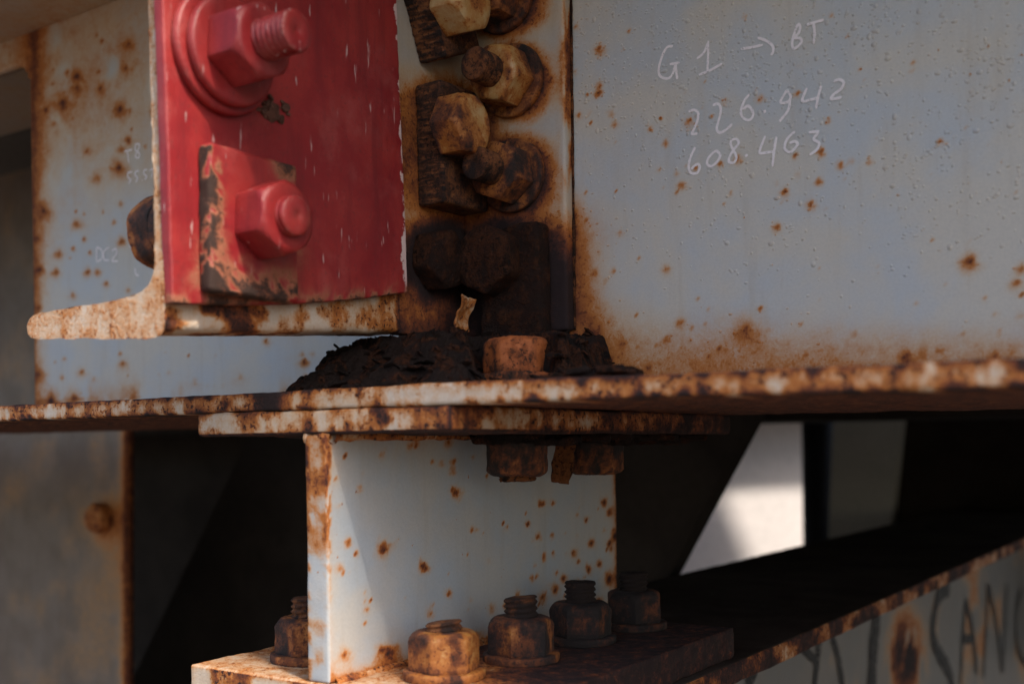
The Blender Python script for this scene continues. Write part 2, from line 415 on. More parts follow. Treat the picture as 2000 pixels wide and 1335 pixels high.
# flanges
def edge_rust(P, lo, hi, seed, base=.17, top=.55, bot=.62, kx=85):
    t = (P[:, 2] - lo) / (hi - lo)
    col = fbm(P * np.array([1, 1, .12]), kx, 4, seed); col2 = fbm(P * np.array([1, 1, .3]), kx * 3.2, 3, seed + 5)
    R = base * sstep(.36, .62, col) + .10
    R += top * np.exp(-np.clip(1 - t, 0, 1) / (.10 + .22 * col2)) * sstep(.25, .6, col2 + .25 * col)
    R += bot * np.exp(-np.clip(t, 0, 1) / (.08 + .24 * col)) * sstep(.38, .60, col * .6 + col2 * .4)
    R += .55 * sstep(.60, .72, col2) * sstep(.45, .6, col)
    return R

V, Q, N = rbox(-2.6, 1.2, .5252, .945, ZF0, ZF1, .05, .0022, steps=(.0045, .05, .0016))
V = rough(V, N, .0005, 240, 3); V = rough(V, N, .0010, 40, 4, 2)
R = edge_rust(V, ZF0, ZF1, 61)
u, v = proj(V)
front = V[:, 1] < .53
calm = np.exp(-((u - 760) / 200) ** 2)                        # the dusty stretch over the bearing
R = np.where(front, R * (1 - .62 * calm) + .10 * calm, np.where(V[:, 2] > ZF1 - .002, .35 + .3 * fbm(V, 30, 3, 8), .62))
R += np.where(front, .9 * np.exp(-((u - 525) / 26) ** 2) * sstep(.3, .6, fbm(V, 90, 3, 9) + .15), 0)
R += np.where(front, .6 * np.exp(-(((u - 441) / 10) ** 2 + ((v - 789) / 11) ** 2)), 0)
V[:, 2] -= .0022 * sstep(-.45, -.05, V[:, 0])                # the flange sags a little to the right
part('bottom_flange', V, Q, M_edge, girder, R)
V, Q, N = rbox(-2.6, 1.2, .515, .945, ZT, ZT + .014, .04, .002)
part('top_flange', V, Q, M_leg, girder, .04 + .26 * fbm(V, 14, 4, 77))

# paint blisters on the web
bl_v = []; bl_f = []; nb = 0; Rb = []
prof = [(1.0, 0.0), (.93, .30), (.72, .62), (.40, .88), (.0, 1.0)]
cnt = 0
while cnt < 2100:
    px_, py_ = rng.uniform(1112, 2000), rng.uniform(-5, 690)
    dens = np.clip(1.0 - max(0, py_ - 250) / 330, .05, 1) * (1.0 - .45 * max(0, px_ - 1500) / 500)
    pp = at(px_, py_, 'Y', YW)
    dens *= .45 + .7 * sstep(.38, .62, fbm(pp[None], 22, 3, 99)[0])
    if rng.random() > dens: continue
    cnt += 1
    r_ = rng.uniform(.0006, .0014) * (1.6 if rng.random() < .06 else 1); h_ = r_ * rng.uniform(.32, .55)
    el = rng.uniform(.8, 1.3); ph = rng.uniform(0, 6.28); m = 9
    y0 = YW + (fbm(pp[None] * 1.0, 7, 2, 41)[0] - .5) * .0016
    ring = []
    for (a, b_) in prof[:-1]:
        for k in range(m):
            t = 2 * math.pi * k / m + ph
            bl_v.append((pp[0] + r_ * a * math.cos(t) * el, y0 + .00015 - h_ * b_, pp[2] + r_ * a * math.sin(t) / el))
    bl_v.append((pp[0], y0 - h_, pp[2]))
    for a in range(len(prof) - 2):
        for k in range(m): bl_f.append((nb + a * m + k, nb + a * m + (k + 1) % m, nb + (a + 1) * m + (k + 1) % m, nb + (a + 1) * m + k))
    e0 = nb + (len(prof) - 2) * m
    for k in range(m): bl_f.append((e0 + k, e0 + (k + 1) % m, nb + (len(prof) - 1) * m))
    nb = len(bl_v)
bl_v = np.array(bl_v)
bl = obj('paint_blister', bl_v - np.array(girder.location), [list(f) for f in bl_f], M_web, web, web_rust(bl_v) + .07, kind='stuff')

# handwriting
def strokes(name, lines, plane, val, normal_off, width, mat, parent, base, jit=.18, sub=6):
    Vv = []; Ff = []
    for li, ln in enumerate(lines):
        noff = normal_off * (1 + .12 * li)
        P = np.array([at(x, y, plane, val) for x, y in ln])
        # Catmull-Rom
        pts = []
        E = np.concatenate([[2 * P[0] - P[1]], P, [2 * P[-1] - P[-2]]])
        for i in range(1, len(E) - 2):
            for t in np.linspace(0, 1, sub, endpoint=False):
                a, b_, c, d = E[i - 1], E[i], E[i + 1], E[i + 2]
                pts.append(.5 * ((2 * b_) + (c - a) * t + (2 * a - 5 * b_ + 4 * c - d) * t * t + (3 * b_ - a - 3 * c + d) * t ** 3))
        pts.append(P[-1]); pts = np.array(pts)
        if plane == 'Y': pts[:, 1] += (fbm(pts, 7, 2, 41) - .5) * .0016      # follow the waves of the plate
        T = np.gradient(pts, axis=0); T /= np.maximum(np.linalg.norm(T, axis=1, keepdims=True), 1e-9)
        nn = np.zeros(3); nn['XYZ'.index(plane)] = 1
        Bn = np.cross(T, nn)
        wd = width * (1 + jit * 2 * (fbm(pts, 900, 2, 3) - .5)); wd[0] *= .6; wd[-1] *= .55
        o = len(Vv)
        for p, bb, ww in zip(pts, Bn, wd):
            Vv.append(p + bb * ww / 2 + nn * noff); Vv.append(p - bb * ww / 2 + nn * noff)
        for i in range(len(pts) - 1): Ff.append([o + 2 * i, o + 2 * i + 1, o + 2 * i + 3, o + 2 * i + 2])
    return obj(name, np.array(Vv) - np.array(base.location), Ff, mat, parent)

WR = {
 'first_line': [[(748,290),(715,294),(690,330),(670,385),(660,430),(664,468),(690,488),(722,488),(745,465),(756,430),(765,398)],[(728,402),(790,392)],[(765,400),(770,450),(776,495)],
   [(897,368),(940,330),(970,258)],[(966,268),(967,350),(962,448)],[(910,468),(980,440),(1055,397)],
   [(1170,308),(1240,297),(1307,282)],[(1275,237),(1330,258),(1368,290),(1370,325),(1357,347)],
   [(1512,180),(1495,235),(1488,280),(1500,305),(1530,285),(1548,258),(1535,240),(1505,238),(1530,205),(1538,172),(1528,155),(1510,178)],
   [(1578,158),(1630,142),(1685,127)],[(1620,148),(1628,210),(1622,275)]],
 'second_line': [[(845,695),(880,685),(905,705),(900,750),(880,800),(865,833),(900,830)],[(995,655),(1030,648),(1045,680),(1040,720),(1028,760),(1020,805),(1040,825),(1080,805),(1115,772)],
   [(1222,588),(1190,630),(1170,690),(1180,730),(1215,748),(1240,730),(1243,695),(1215,660),(1183,680)],[(1310,698),(1326,690)],
   [(1455,560),(1415,635),(1460,635),(1478,600),(1455,565)],[(1478,600),(1465,680),(1430,730),(1408,757)],[(1580,548),(1550,628),(1600,622),(1652,608)],[(1668,535),(1650,600),(1636,678)],
   [(1745,510),(1780,497),(1808,515),(1790,555),(1745,590),(1728,615),(1760,615),(1795,605)]],
 'third_line': [[(885,915),(855,980),(845,1040),(860,1075),(895,1075),(912,1045),(905,1020),(880,1030),(860,1052)],[(1000,945),(965,985),(960,1020),(985,1032),(1020,1005),(1040,965),(1020,940),(1000,945)],
   [(1110,870),(1140,865),(1155,890),(1125,930),(1100,970),(1095,1005),(1125,1010),(1140,975),(1120,930),(1105,895),(1110,870)],[(1194,971),(1211,962)],
   [(1320,845),(1285,945),(1330,948),(1372,943)],[(1390,850),(1375,940),(1365,1035)],[(1505,818),(1460,860),(1440,910),(1450,935),(1480,945),(1520,900),(1505,880),(1470,890)],
   [(1590,825),(1650,820),(1620,865),(1655,890),(1640,930),(1595,965)]]}
for nm, ls in WR.items():
    strokes('chalk_writing', [[C2(*p) for p in l] for l in ls], 'Y', YW, -.0004, .0019, M_chalk, web, girder)
C8 = lambda x, y: (x / 1.965, y / 1.965)
LW = [[(478,582),(508,574)],[(490,580),(495,625)],[(522,552),(520,575),(536,590),(532,606),(520,600),(530,578),(536,556),(522,552)],
      [(508,660),(492,664),(492,680),(502,690),(494,705)],[(534,655),(520,660),(520,672),(530,685),(522,700)],[(545,692),(548,691)],[(566,650),(554,655),(554,668),(564,678),(556,690)],[(574,655),(590,650),(582,682)],[(600,640),(604,672)],
      [(372,948),(372,1005)],[(372,948),(392,960),(394,990),(374,1005)],[(420,948),(402,965),(402,995),(422,1000)],[(432,962),(446,955),(450,972),(432,1000),(456,1002)],
      [(518,825),(512,890),(512,945),(498,942)],[(520,1030),(524,1052),(536,1058)]]
for a_, b_ in ((0, 3), (3, 9), (9, 13), (13, 14), (14, 15)):
    strokes('chalk_writing', [[C8(*p) for p in l] for l in LW[a_:b_]], 'Y', YW, -.0004, .0019, M_chalk, web, girder)

# ------------------------------------------------------------------ connection angle bolted to the web
XLEG = -.530
angle = thing('connection_angle', 'beige painted steel connection angle with rust stains between red plate and girder web', 'steel angle', (-.53, YL, .086))
def leg_rust(P):
    u, v = proj(P); R = np.zeros(len(P)) + .04
    for x, y, r, s in [(1003,160,78,.62),(1003,345,82,.75),(985,-5,80,.65),(990,540,120,1.0),(870,505,85,.8),(860,280,150,.35),(905,245,85,.4)]:
        d = np.hypot(u - x, v - y) / r; R = np.maximum(R, s * np.exp(-np.clip(d - .72, 0, None) * 3.6))
    n_ = fbm(P, 60, 4, 12); m_ = fbm(P * np.array([1, 1, .2]), 70, 4, 13)
    R += .30 * sstep(360, 520, v) * (.5 + m_) * (1 - .45 * np.exp(-((u - 935) / 45) ** 2))
    R += .45 * np.exp(-np.clip(1104 - u, 0, None) / 7) * sstep(.42, .62, m_)
    R += .3 * sstep(600, 655, v) * (.3 + n_)
    return R * (.95 + .7 * n_)
V, Q, N = rbox(XLEG - .012, -.4355, YL, YW - .0005, .086, ZT - .001, .003, .0025, steps=(.003, .004, .003))
V = rough(V, N, .0004, 120, 6)
part('leg', V, Q, M_leg, angle, leg_rust(V))
V, Q, N = rbox(XLEG - .012, XLEG, .6335, YL - .0005, .083, ZT - .001, .003, .002, steps=(.004, .003, .003))
V = rough(V, N, .0004, 120, 7)
part('leg', V, Q, M_leg, angle, leg_rust(V))
# rust-bled sealant line along the leg's edge
zz = np.linspace(.087, ZT - .004, 150); th = np.linspace(0, 2 * math.pi, 8, endpoint=False)
cen = np.stack([np.full(150, -.4349), np.full(150, YW - .0016), zz], 1)
rad = .0011 * (1 + 1.4 * (fbm(cen, 90, 3, 2) - .5))
V = np.concatenate([np.stack([c[0] + r_ * np.cos(th), c[1] + r_ * np.sin(th), np.full(8, c[2])], 1) for c, r_ in zip(cen, rad)])
i = np.arange(8); Q = np.concatenate([np.stack([k * 8 + i, k * 8 + (i + 1) % 8, (k + 1) * 8 + (i + 1) % 8, (k + 1) * 8 + i], 1) for k in range(149)])
part('sealant_bead', V, Q, M_rust, angle, .4 + .6 * fbm(V, 80, 3, 4))

# ------------------------------------------------------------------ bolts
def bolt(name, label, loc, axis, spin, mats, parts, group=None, seed=0, dent=.0004, wscale=1.0):
    """parts: list of (part name, kind, dict); stacked along the axis from the seat"""
    t = thing(name, label, 'bolt', loc, group)
    q_ = Vector((0, 0, 1)).rotation_difference(Vector(axis)) @ Quaternion((0, 0, 1), spin)
    t.rotation_mode = 'QUATERNION'; t.rotation_quaternion = q_
    Rm = np.array(q_.to_matrix())
    z = 0
    for pn, kind, d in parts:
        d = dict(d); mat = d.pop('mat', mats); base = d.pop('rust', .35); am = d.pop('amp', dent); adv = d.pop('adv', None); tilt = d.pop('tilt', 0); xo = d.pop('off', (0, 0))
        if kind == 'nut': V, Q = nut_mesh(**d); h = d.get('h', .025)
        elif kind == 'washer': V, Q = washer_mesh(**d); h = d.get('h', .005)
        elif kind == 'shank': V, Q = shank_mesh(**d); h = d.get('h', .02)
        elif kind == 'block':
            s = d['size']; V, Q, _ = rbox(-s[0] / 2, s[0] / 2, -s[1] / 2, s[1] / 2, 0, s[2], .004, d.get('r', .002)); h = s[2]
            Q = Q.tolist()
        V = V.copy(); zr = V[:, 2] / max(h, 1e-6)
        if tilt: V[:, 2] += V[:, 0] * tilt * sstep(.3, 1, zr)
        V[:, 0] += xo[0]; V[:, 1] += xo[1]
        V[:, 2] += z; rf = d.get('rustf')
        Wp = V @ Rm.T + np.array(loc)
        V = jitter(V + seed * .37, am, 130, seed) - seed * .37
        V = jitter(V + seed * .37, am * (.5 if am < .0015 else .75), 420 if am < .0015 else 300, seed + 50, 3) - seed * .37
        n_ = fbm(Wp, 45, 4, seed); n2 = fbm(Wp, 200, 3, seed + 9)
        zr = (V[:, 2] - z) / max(h, 1e-6)
        R = base * (.30 + .9 * n_) + .40 * base * np.exp(-zr / .10) + .6 * base * sstep(.50, .66, fbm(Wp * np.array([1, 1, .55]), 75, 3, seed + 3)) + .3 * base * sstep(.52, .68, n2)
        if pn == 'washer_block':                              # bare along its near and lower edges, red elsewhere
            yy = Wp[:, 1] - Wp[:, 1].min(); zw = Wp[:, 2] - Wp[:, 2].min(); nz_ = fbm(Wp, 150, 4, 6)
            R = .04 + 1.1 * np.exp(-np.clip(yy - .005, 0, 1) / .0035) * sstep(.42, .54, nz_) + .95 * np.exp(-np.clip(zw - .008, 0, 1) / .007) * sstep(.36, .56, nz_) + .8 * np.exp(-(((yy - .062) / .010) ** 2 + ((zw - .085) / .008) ** 2))
        obj(pn, V, Q, mat, t, R, sharp=24 if (kind == 'nut' and am < .0009) else None)
        z += h if adv is None else adv
    return t

GW = 'rusty nuts on the web leg of the connection angle'
std = lambda r, wr=.0285, L=.022, **k: [('washer', 'washer', dict(ro=wr, h=.006, rust=.30 + r * .6, amp=.0004)), ('nut', 'nut', dict(rust=r, p=90, flat=.90, amp=.00022, n=144, **k)), ('bolt_end', 'shank', dict(rad=.0127, h=L, rust=.45 + r * .4, mat=M_bark, pitch=.0036, depth=.0012, amp=.00025))]
p1 = at(1003, 160, 'Y', YL); p2 = at(1005, 345, 'Y', YL); p0 = at(985, -3, 'Y', YL); p3 = at(1000, 520, 'Y', YL)
bolt('web_bolt', 'cream and rust nut with long threaded end, second down beside the chalk marked web', p1, (0, -1, 0), .35, M_nut, std(.34), GW, 1)
bolt('web_bolt', 'brown rusted nut on ringed washer, third down just above the black crusted one', p2, (0, -1, 0), .15, M_nut, std(.58), GW, 2, .0006)
bolt('web_bolt', 'rusty nut cut by the top of the picture, right of the slanted plate washer', p0, (0, -1, 0), .6, M_nut, std(.52), GW, 3)
bolt('web_bolt', 'black crusted square washer and nut low on the angle beside the girder web', (p3[0], YL, p3[2]), (0, -1, 0), .02, M_pile,
     [('plate_washer', 'block', dict(size=(.056, .088, .018), r=.004, rust=.32, amp=.0017, off=(.008, -.016), mat=M_pile)), ('nut', 'nut', dict(af=.048, h=.020, p=20, flat=.80, rust=.42, amp=.0012, off=(-.004, .002)))], GW, 4, .002)
GL = 'rusty nuts on the outstanding leg of the connection angle'
b1 = at(905, 245, 'X', -.49); b0 = at(905, 2, 'X', -.49); b2 = at(868, 505, 'X', -.515)
def leg_bolt(label, c, seed, rust, rot, blk):
    t = bolt('leg_bolt', label, (XLEG, c[1] - .004, c[2]), (1, 0, 0), 0, M_nut,
             [('nut', 'nut', dict(rust=rust, p=14, h=.024, af=.043, flat=.8)), ], GL, seed)
    return t
# thick plate washers under two of them: built square to the leg, the upper one turned
def plate_washer(t, z0, z1, y0, y1, rot, seed):
    th_ = .026
    V, Q, N = rbox(0, th_, y0, y1, z0, z1, .003, .003, steps=(.003, .004, .0008))
    rid = fbm(V * np.array([.2, .2, 1]), 820, 3, seed)
    V = V + N * ((rid - .5) * .0014)[:, None] * (V[:, 1] < y0 + .004)[:, None]
    V = jitter(V + seed, .0006, 60, seed) - seed
    c, s = math.cos(rot), math.sin(rot)
    cy, czz = (y0 + y1) / 2, (z0 + z1) / 2
    Y = V[:, 1] - cy; Zz = V[:, 2] - czz
    V = np.stack([V[:, 0], cy + Y * c - Zz * s, czz + Y * s + Zz * c], 1)
    R = np.where(N[:, 1] < -.5, .55 + 1.1 * (rid - .4), .20 + .45 * fbm(V, 60, 4, seed)) + .5 * np.exp(-np.abs(V[:, 0] - th_) / .003) * .5
    Wl = V + np.array([XLEG, 0, 0])
    Minv = t.matrix_basis.inverted()
    L = np.array([Minv @ Vector(p) for p in Wl])
    obj('plate_washer', L, Q, M_bark, t, R)
za, zb_ = at(812, 165, 'X', XLEG)[2], at(818, 402, 'X', XLEG)[2]
t = bolt('leg_bolt', 'worn domed nut on a thick upright plate washer with ridged rusty edge', (XLEG + .026, b1[1], b1[2]), (1, 0, 0), .05, M_nut, [('nut', 'nut', dict(rust=.42, p=60, h=.025, af=.042, flat=.86, amp=.0004, n=144))], GL, 11, .0007)
plate_washer(t, zb_, za, .655, .712, .03, 21)
t = bolt('leg_bolt', 'cream domed nut at the top edge on a slanted thick rusty plate washer', (XLEG + .026, b0[1], b0[2]), (1, 0, 0), .4, M_nut, [('nut', 'nut', dict(rust=.28, p=60, h=.025, af=.044, flat=.86, amp=.0004, n=144))], GL, 12, .0006)
plate_washer(t, za + .022, za + .115, .640, .690, .40, 22)
bolt('leg_bolt', 'black crusted oval nut low on the angle beside the red plate corner', (XLEG, b2[1] + .002, b2[2]), (1, 0, 0), .3, M_pile, [('nut', 'nut', dict(rust=.35, p=14, h=.022, af=.043, flat=.70, amp=.0014))], GL, 13, .002)

# ------------------------------------------------------------------ tee brace with the red plate
YE = .418
brace = thing('tee_brace', 'rusty cream painted tee brace end with thick bottom flange behind the red plate', 'brace', (-.535, YE, .063))
def zline(y): return .0625 + (y - YE) * .074
# profile in X, z (relative to the bottom at the stem), closed polygon
prof_px = [(53, 638), (58, 624), (80, 617), (130, 609), (190, 600), (240, 590), (275, 578), (296, 562), (306, 540), (309, 510)]
top = [at(x, y, 'Y', YE) for x, y in prof_px]
poly = [(p[0], p[2]) for p in top]
xl = poly[-1][0]
poly += [(-.5335, poly[-1][1] + .05), (-.541, .46), (-.5287, .46), (-.5287, .0695), (-.5300, .0678), (-.545, .0672)]
bt = [at(x, y, 'Y', YE) for x, y in [(250, 655), (150, 654), (90, 655), (64, 654), (55, 647)]]
poly += [(p[0], p[2]) for p in bt]
poly = np.array(poly)
pts = []
for a, b_ in zip(poly, np.roll(poly, -1, 0)):                # resample
    k = max(1, int(np.hypot(*(b_ - a)) / .0035))
    for j in range(k): pts.append(a + (b_ - a) * j / k)
pts = np.array(pts)
for _ in range(2): pts = .25 * np.roll(pts, 1, 0) + .5 * pts + .25 * np.roll(pts, -1, 0)
ysl = np.array([YE, YE + .0006, YE + .0025, YE + .006] + list(np.linspace(YE + .012, .6312, 45)) + [.632])
cent = np.array([-.55, .08])
Vr = []
for k, y in enumerate(ysl):
    ins = {0: .0022, 1: .0009, 2: .0002}.get(k, 0)
    nrm = np.roll(pts, -1, 0) - np.roll(pts, 1, 0); nrm = np.stack([nrm[:, 1], -nrm[:, 0]], 1); nrm /= np.linalg.norm(nrm, axis=1, keepdims=True)
    P2 = pts + nrm * ins * (-1 if True else 1) * (1)
    Vr.append(np.stack([P2[:, 0], np.full(len(P2), y), P2[:, 1] + (zline(y) - zline(YE))], 1))
V = np.concatenate(Vr); n = len(pts); i = np.arange(n)
Q = [[k * n + a, k * n + (a + 1) % n, (k + 1) * n + (a + 1) % n, (k + 1) * n + a] for k in range(len(ysl) - 1) for a in range(n)]
V = jitter(V, .0011, 70, 5); V = jitter(V, .0005, 300, 15, 3)
m0 = len(V); V = np.concatenate([V, V[:n], V[-n:]])
Q += [list(range(m0, m0 + n))[::-1], list(range(m0 + n, m0 + 2 * n))]
isflange = V[:, 2] < .105 + (V[:, 1] - YE) * .074
nn1 = fbm(V, 55, 4, 71); nn2 = fbm(V * np.array([1, 1, .4]), 120, 4, 72)
R = .16 + .55 * sstep(.46, .64, nn1) * (.4 + nn2)
R = np.where(V[:, 1] < YE + .004, .12 + .62 * sstep(.45, .60, nn2) + .2 * sstep(.5, .6, nn1), R)
R = np.where((V[:, 1] > .50) & (V[:, 0] > -.535), .10 + .3 * sstep(.4, .7, nn1) + .5 * sstep(.628, .632, V[:, 1]) + .45 * np.exp(-np.clip(V[:, 2] - zline(V[:, 1]), 0, 1) / .003), R)
R = np.where(V[:, 2] < zline(V[:, 1]) + .0025, np.maximum(R, .45), R)
R[m0:] = .24
fc = [sum(isflange[f]) >= len(f) / 2 for f in Q]
for nm, sel in (('flange', True), ('stem', False)):
    ff = [f for f, s_ in zip(Q, fc) if s_ == sel]
    ids = sorted({a for f in ff for a in f}); mp = {a: k for k, a in enumerate(ids)}
    po = part(nm, V[ids], [[mp[a] for a in f] for f in ff], M_edge, brace, R[ids])
    po.data.materials.append(M_lip); po.data.polygons.foreach_set('material_index', [1 if f[0] >= m0 else 0 for f in ff])

# red plate, built square and fitted to its four corners in the plane X = -.52
XR0, XR1 = -.5285, -.5200
red = None
cor = {k: at(x, y, 'X', XR1) for k, (x, y) in dict(bl=(337, 592), br=(798, 571), tl=(315, -60), tr=(773, -60)).items()}
V, Q, N = rbox(0, XR1 - XR0, 0, 1, 0, 1, .004, .0012, steps=(.0025, .016, .010))
V, Q, N = rbox(0, XR1 - XR0, 0, .214, 0, .25, .004, .0016, steps=(.0025, .0032, .0032))
s_, t_ = V[:, 1] / .214, V[:, 2] / .25
B = (np.outer((1 - s_) * (1 - t_), cor['bl']) + np.outer(s_ * (1 - t_), cor['br']) + np.outer((1 - s_) * t_, cor['tl']) + np.outer(s_ * t_, cor['tr']))
V = np.stack([XR0 + V[:, 0], B[:, 1], B[:, 2]], 1)
V[:, 2] -= .004 * np.sin(np.clip(s_, 0, 1) * math.pi) * (1 - t_) ** 3
V = jitter(V, .0005, 60, 25); V = jitter(V, .00025, 300, 26, 3)
u, v = proj(V)
R = .75 * np.exp(-np.clip(t_, 0, 1) / .02) * sstep(.4, .6, fbm(V, 80, 3, 27)) + .5 * np.exp(-((s_ - .18) / .10) ** 2) * np.exp(-((t_ - .10) / .16) ** 2) * (.2 + fbm(V, 110, 3, 28)) * 1.5

R += .28 * np.exp(-(((u - 545) / 60) ** 2 + ((v - 480) / 90) ** 2))
R += .9 * np.exp(-np.clip(1 - s_, 0, 1) / .015) * np.exp(-t_ / .03)
chip = np.where(s_ < .3, .62, 1.2) * np.exp(-np.minimum(np.clip(1 - s_, 0, 1), np.clip(s_ + .01, 0, 1)) / .02) * (.45 + fbm(V, 35, 3, 29)) + .9 * np.exp(-((s_ - .99) / .03) ** 2) * np.exp(-((t_ - .12) / .07) ** 2)
red = obj('red_splice_plate', V, Q, M_red, None, R)
a = red.data.attributes.new('chip', 'FLOAT', 'POINT'); a.data.foreach_set('value', chip.astype(np.float32))
tag(red, 'red painted steel plate with white scratches and a rusted bottom edge', 'steel plate')

M_dirt = plain('dry_dirt', (.16, .075, .055), (.08, .04, .03), 200, .95, .6, .001)
# red bolts
c1 = at(430, 105, 'X', XR1); c2 = at(486, 437, 'X', XR1)
GR = 'red painted bolts on the red plate'
bolt('red_bolt', 'upper red bolt with two thick round washers and a threaded end', c1, (1, 0, 0), .25, M_red,
     [('washer', 'washer', dict(ro=.0375, h=.0065, b=.0022, rust=.05, amp=.0003)), ('washer', 'washer', dict(ro=.0325, h=.0065, b=.0022, rust=.05, amp=.0003, off=(.001, .0005))), ('nut', 'nut', dict(rust=.02, p=40, af=.042, h=.026, spin=.2, amp=.0002)), ('bolt_end', 'shank', dict(rad=.0125, h=.026, pitch=.0042, depth=.0011, rust=.05, amp=.0001))], GR, 31)
t = bolt('red_bolt', 'lower red bolt on a square rust eaten washer block', c2, (1, 0, 0), 0, M_red,
     [('washer_block', 'block', dict(size=(.088, .072, .011), r=.003, rust=.55, amp=.0008, off=(.003, -.004))), ('nut', 'nut', dict(rust=.06, p=40, af=.042, h=.024, spin=.45, amp=.0002)), ('bolt_end', 'shank', dict(rad=.0125, h=.007, pitch=.0036, depth=.0006, rust=.08, dome=.0006, amp=.0001))], GR, 32)
hp = at(302, 440, 'Y', c2[1])
bolt('brace_bolt_head', 'rust brown bolt head behind the near edge of the tee brace', (-.5412, c2[1] - .008, c2[2] + .001), (-1, 0, 0), .3, M_nut, [('spacer', 'washer', dict(ro=.024, h=.036, rust=.6)), ('bolt_head', 'nut', dict(rust=.60, p=10, af=.046, h=.024, flat=.8))], None, 33, .0008)

# ------------------------------------------------------------------ bearing pedestal under the girder
ZB, ZS = -.1542, .0081
ped = thing('bearing_pedestal', 'blue grey bearing pedestal of two thick rusty plates and an upright plate between', 'bearing', (-.512, .7, ZB - .025))
V, Q, N = rbox(-.6277, -.4014, .5252, .945, ZS, ZF0 - .0004, .004, .0028, steps=(.004, .0045, .002))
V = rough(V, N, .0006, 180, 31); V = rough(V, N, .0010, 45, 32, 2)
u, v = proj(V); nA = fbm(V, 50, 4, 33); nB = fbm(V * np.array([1, 1, .2]), 110, 4, 34)
R = .14 + .30 * sstep(.45, .68, nA) + .12 * sstep(.45, .65, nB) + .40 * np.exp(-np.clip(ZF0 - V[:, 2], 0, 1) / .003) * sstep(.3, .6, nA)
R += .35 * np.exp(-np.clip(V[:, 2] - ZS, 0, 1) / .002) * sstep(.45, .6, nB)
R += .8 * np.exp(-(((u - 754) / 9) ** 2 + ((v - 818) / 10) ** 2)) + .5 * np.exp(-(((u - 660) / 9) ** 2 + ((v - 800) / 14) ** 2))
side = V[:, 0] > -.404
R = np.where(side, R + .30 * sstep(.60, .70, V[:, 1] + .05 * (nA - .5)) + .25 * sstep(.75, .95, V[:, 1]) - .22 * np.exp(-(((u - 1150) / 30) ** 2 + ((v - 825) / 14) ** 2)), R)
R += .5 * np.exp(-((u - 879) / 4) ** 2) * (v < 838)
under = N[:, 2] < -.5
R = np.where(under, .55 + .5 * nA, R)
V[:, 2] -= np.where(under & (V[:, 1] > .60), .0022 * nA, 0)
part('sole_plate', V, Q, M_edge, ped, R)

V, Q, N = rbox(-.5223, -.5025, .5255, .9125, ZB, ZS - .0004, .003, .0022, steps=(.004, .003, .003))
V = rough(V, N, .0005, 30, 41, 2)
u, v = proj(V); nA = fbm(V, 45, 4, 43); nB = fbm(V, 120, 4, 44)
endf = N[:, 1] < -.5
V = V + N * (np.where(endf & (V[:, 2] > -.02), .0016 * (nB - .4), 0) + np.where(endf, .0006 * (nB - .5), 0))[:, None]
R = np.zeros(len(V)) + .02
sp = [(748,1072,18,.95),(750,1060,9,.8),(662,1108,9,.9),(680,1058,10,.75),(696,1080,8,.8),(827,1105,12,1.1),(890,963,14,.95),(885,955,8,.8),(875,1157,10,.9),(716,1190,12,.6),(714,1170,8,.5),(712,1215,6,.6),(840,1195,16,.55),(845,1180,10,.4),(760,1275,22,.95),(745,1268,14,.8),(672,1280,16,.7),(820,1245,14,.9),(808,1255,10,.7),(885,920,8,.9),(886,903,8,.8),(862,905,6,.8),(745,890,10,.4),(800,870,8,.6),(875,865,10,.6),(1145,1015,9,.8),(1180,980,12,.8),(1190,1000,12,.7),(1155,1060,10,.9),(1190,1060,9,.9),(1120,1080,12,.8),(1150,1110,10,.9),(1100,1130,12,.8),(1170,1100,10,.85),(1080,1080,9,.6),(1062,1090,9,.7),(1085,1150,14,.8),(990,1030,7,.5),(960,1190,16,.55),(1010,1160,10,.6),(930,1240,10,.6),(1200,1045,8,1),(1040,1130,10,.6),(1130,1140,12,.8),(1060,1165,14,.7),(920,1170,6,.6),(1100,1180,20,.6),(1190,1130,16,.9),(955,1095,6,.5)]
sp += [(rng.uniform(645, 1200), rng.uniform(860, 1320), 2.2 + 6 * rng.random() ** 3, rng.uniform(.4, 1.0)) for _ in range(90)] + [(rng.uniform(1040, 1203), rng.uniform(980, 1190), rng.uniform(4, 9), rng.uniform(.5, .9)) for _ in range(22)]
wob = fbm(V, 200, 3, 45) - .5
for x, y, r, s in sp:
    d = np.hypot(u - x, (v - y) * .8) / r * (1 + 1.6 * wob); R = np.maximum(R, np.where(endf, 0, s * (.32 * np.exp(-(d / .95) ** 2) + .55 * np.exp(-(d / .28) ** 2))))
R += np.where(~endf, .20 * np.exp(-np.clip(V[:, 2] - ZB, 0, 1) / .010) * (.5 + nA) + .30 * np.exp(-np.clip(V[:, 2] - ZB, 0, 1) / .004), 0)
R += np.where(~endf, .10 * np.exp(-np.clip(V[:, 1] - .527, 0, 1) / .010) + .14 * np.exp(-np.clip(ZS - V[:, 2], 0, 1) / .022) * (.4 + nA), 0)
R += np.where(~endf, .45 * np.exp(-np.clip(.9125 - V[:, 1], 0, 1) / .006), 0)
R += np.where(endf, .20 * sstep(-.075, .01, V[:, 2] + .03 * (nA - .5)) + .22 * sstep(.52, .68, nA) + .05, 0)
R += np.where((V[:, 1] < .530) & (V[:, 0] > -.5055), .32 * sstep(.40, .62, fbm(V, 420, 3, 46)) * sstep(-.13, -.02, V[:, 2]), 0)
R += np.where(endf & (V[:, 0] < -.520), .25 * sstep(.45, .6, nB), 0)
part('upright_plate', V, Q, M_stiff, ped, R)

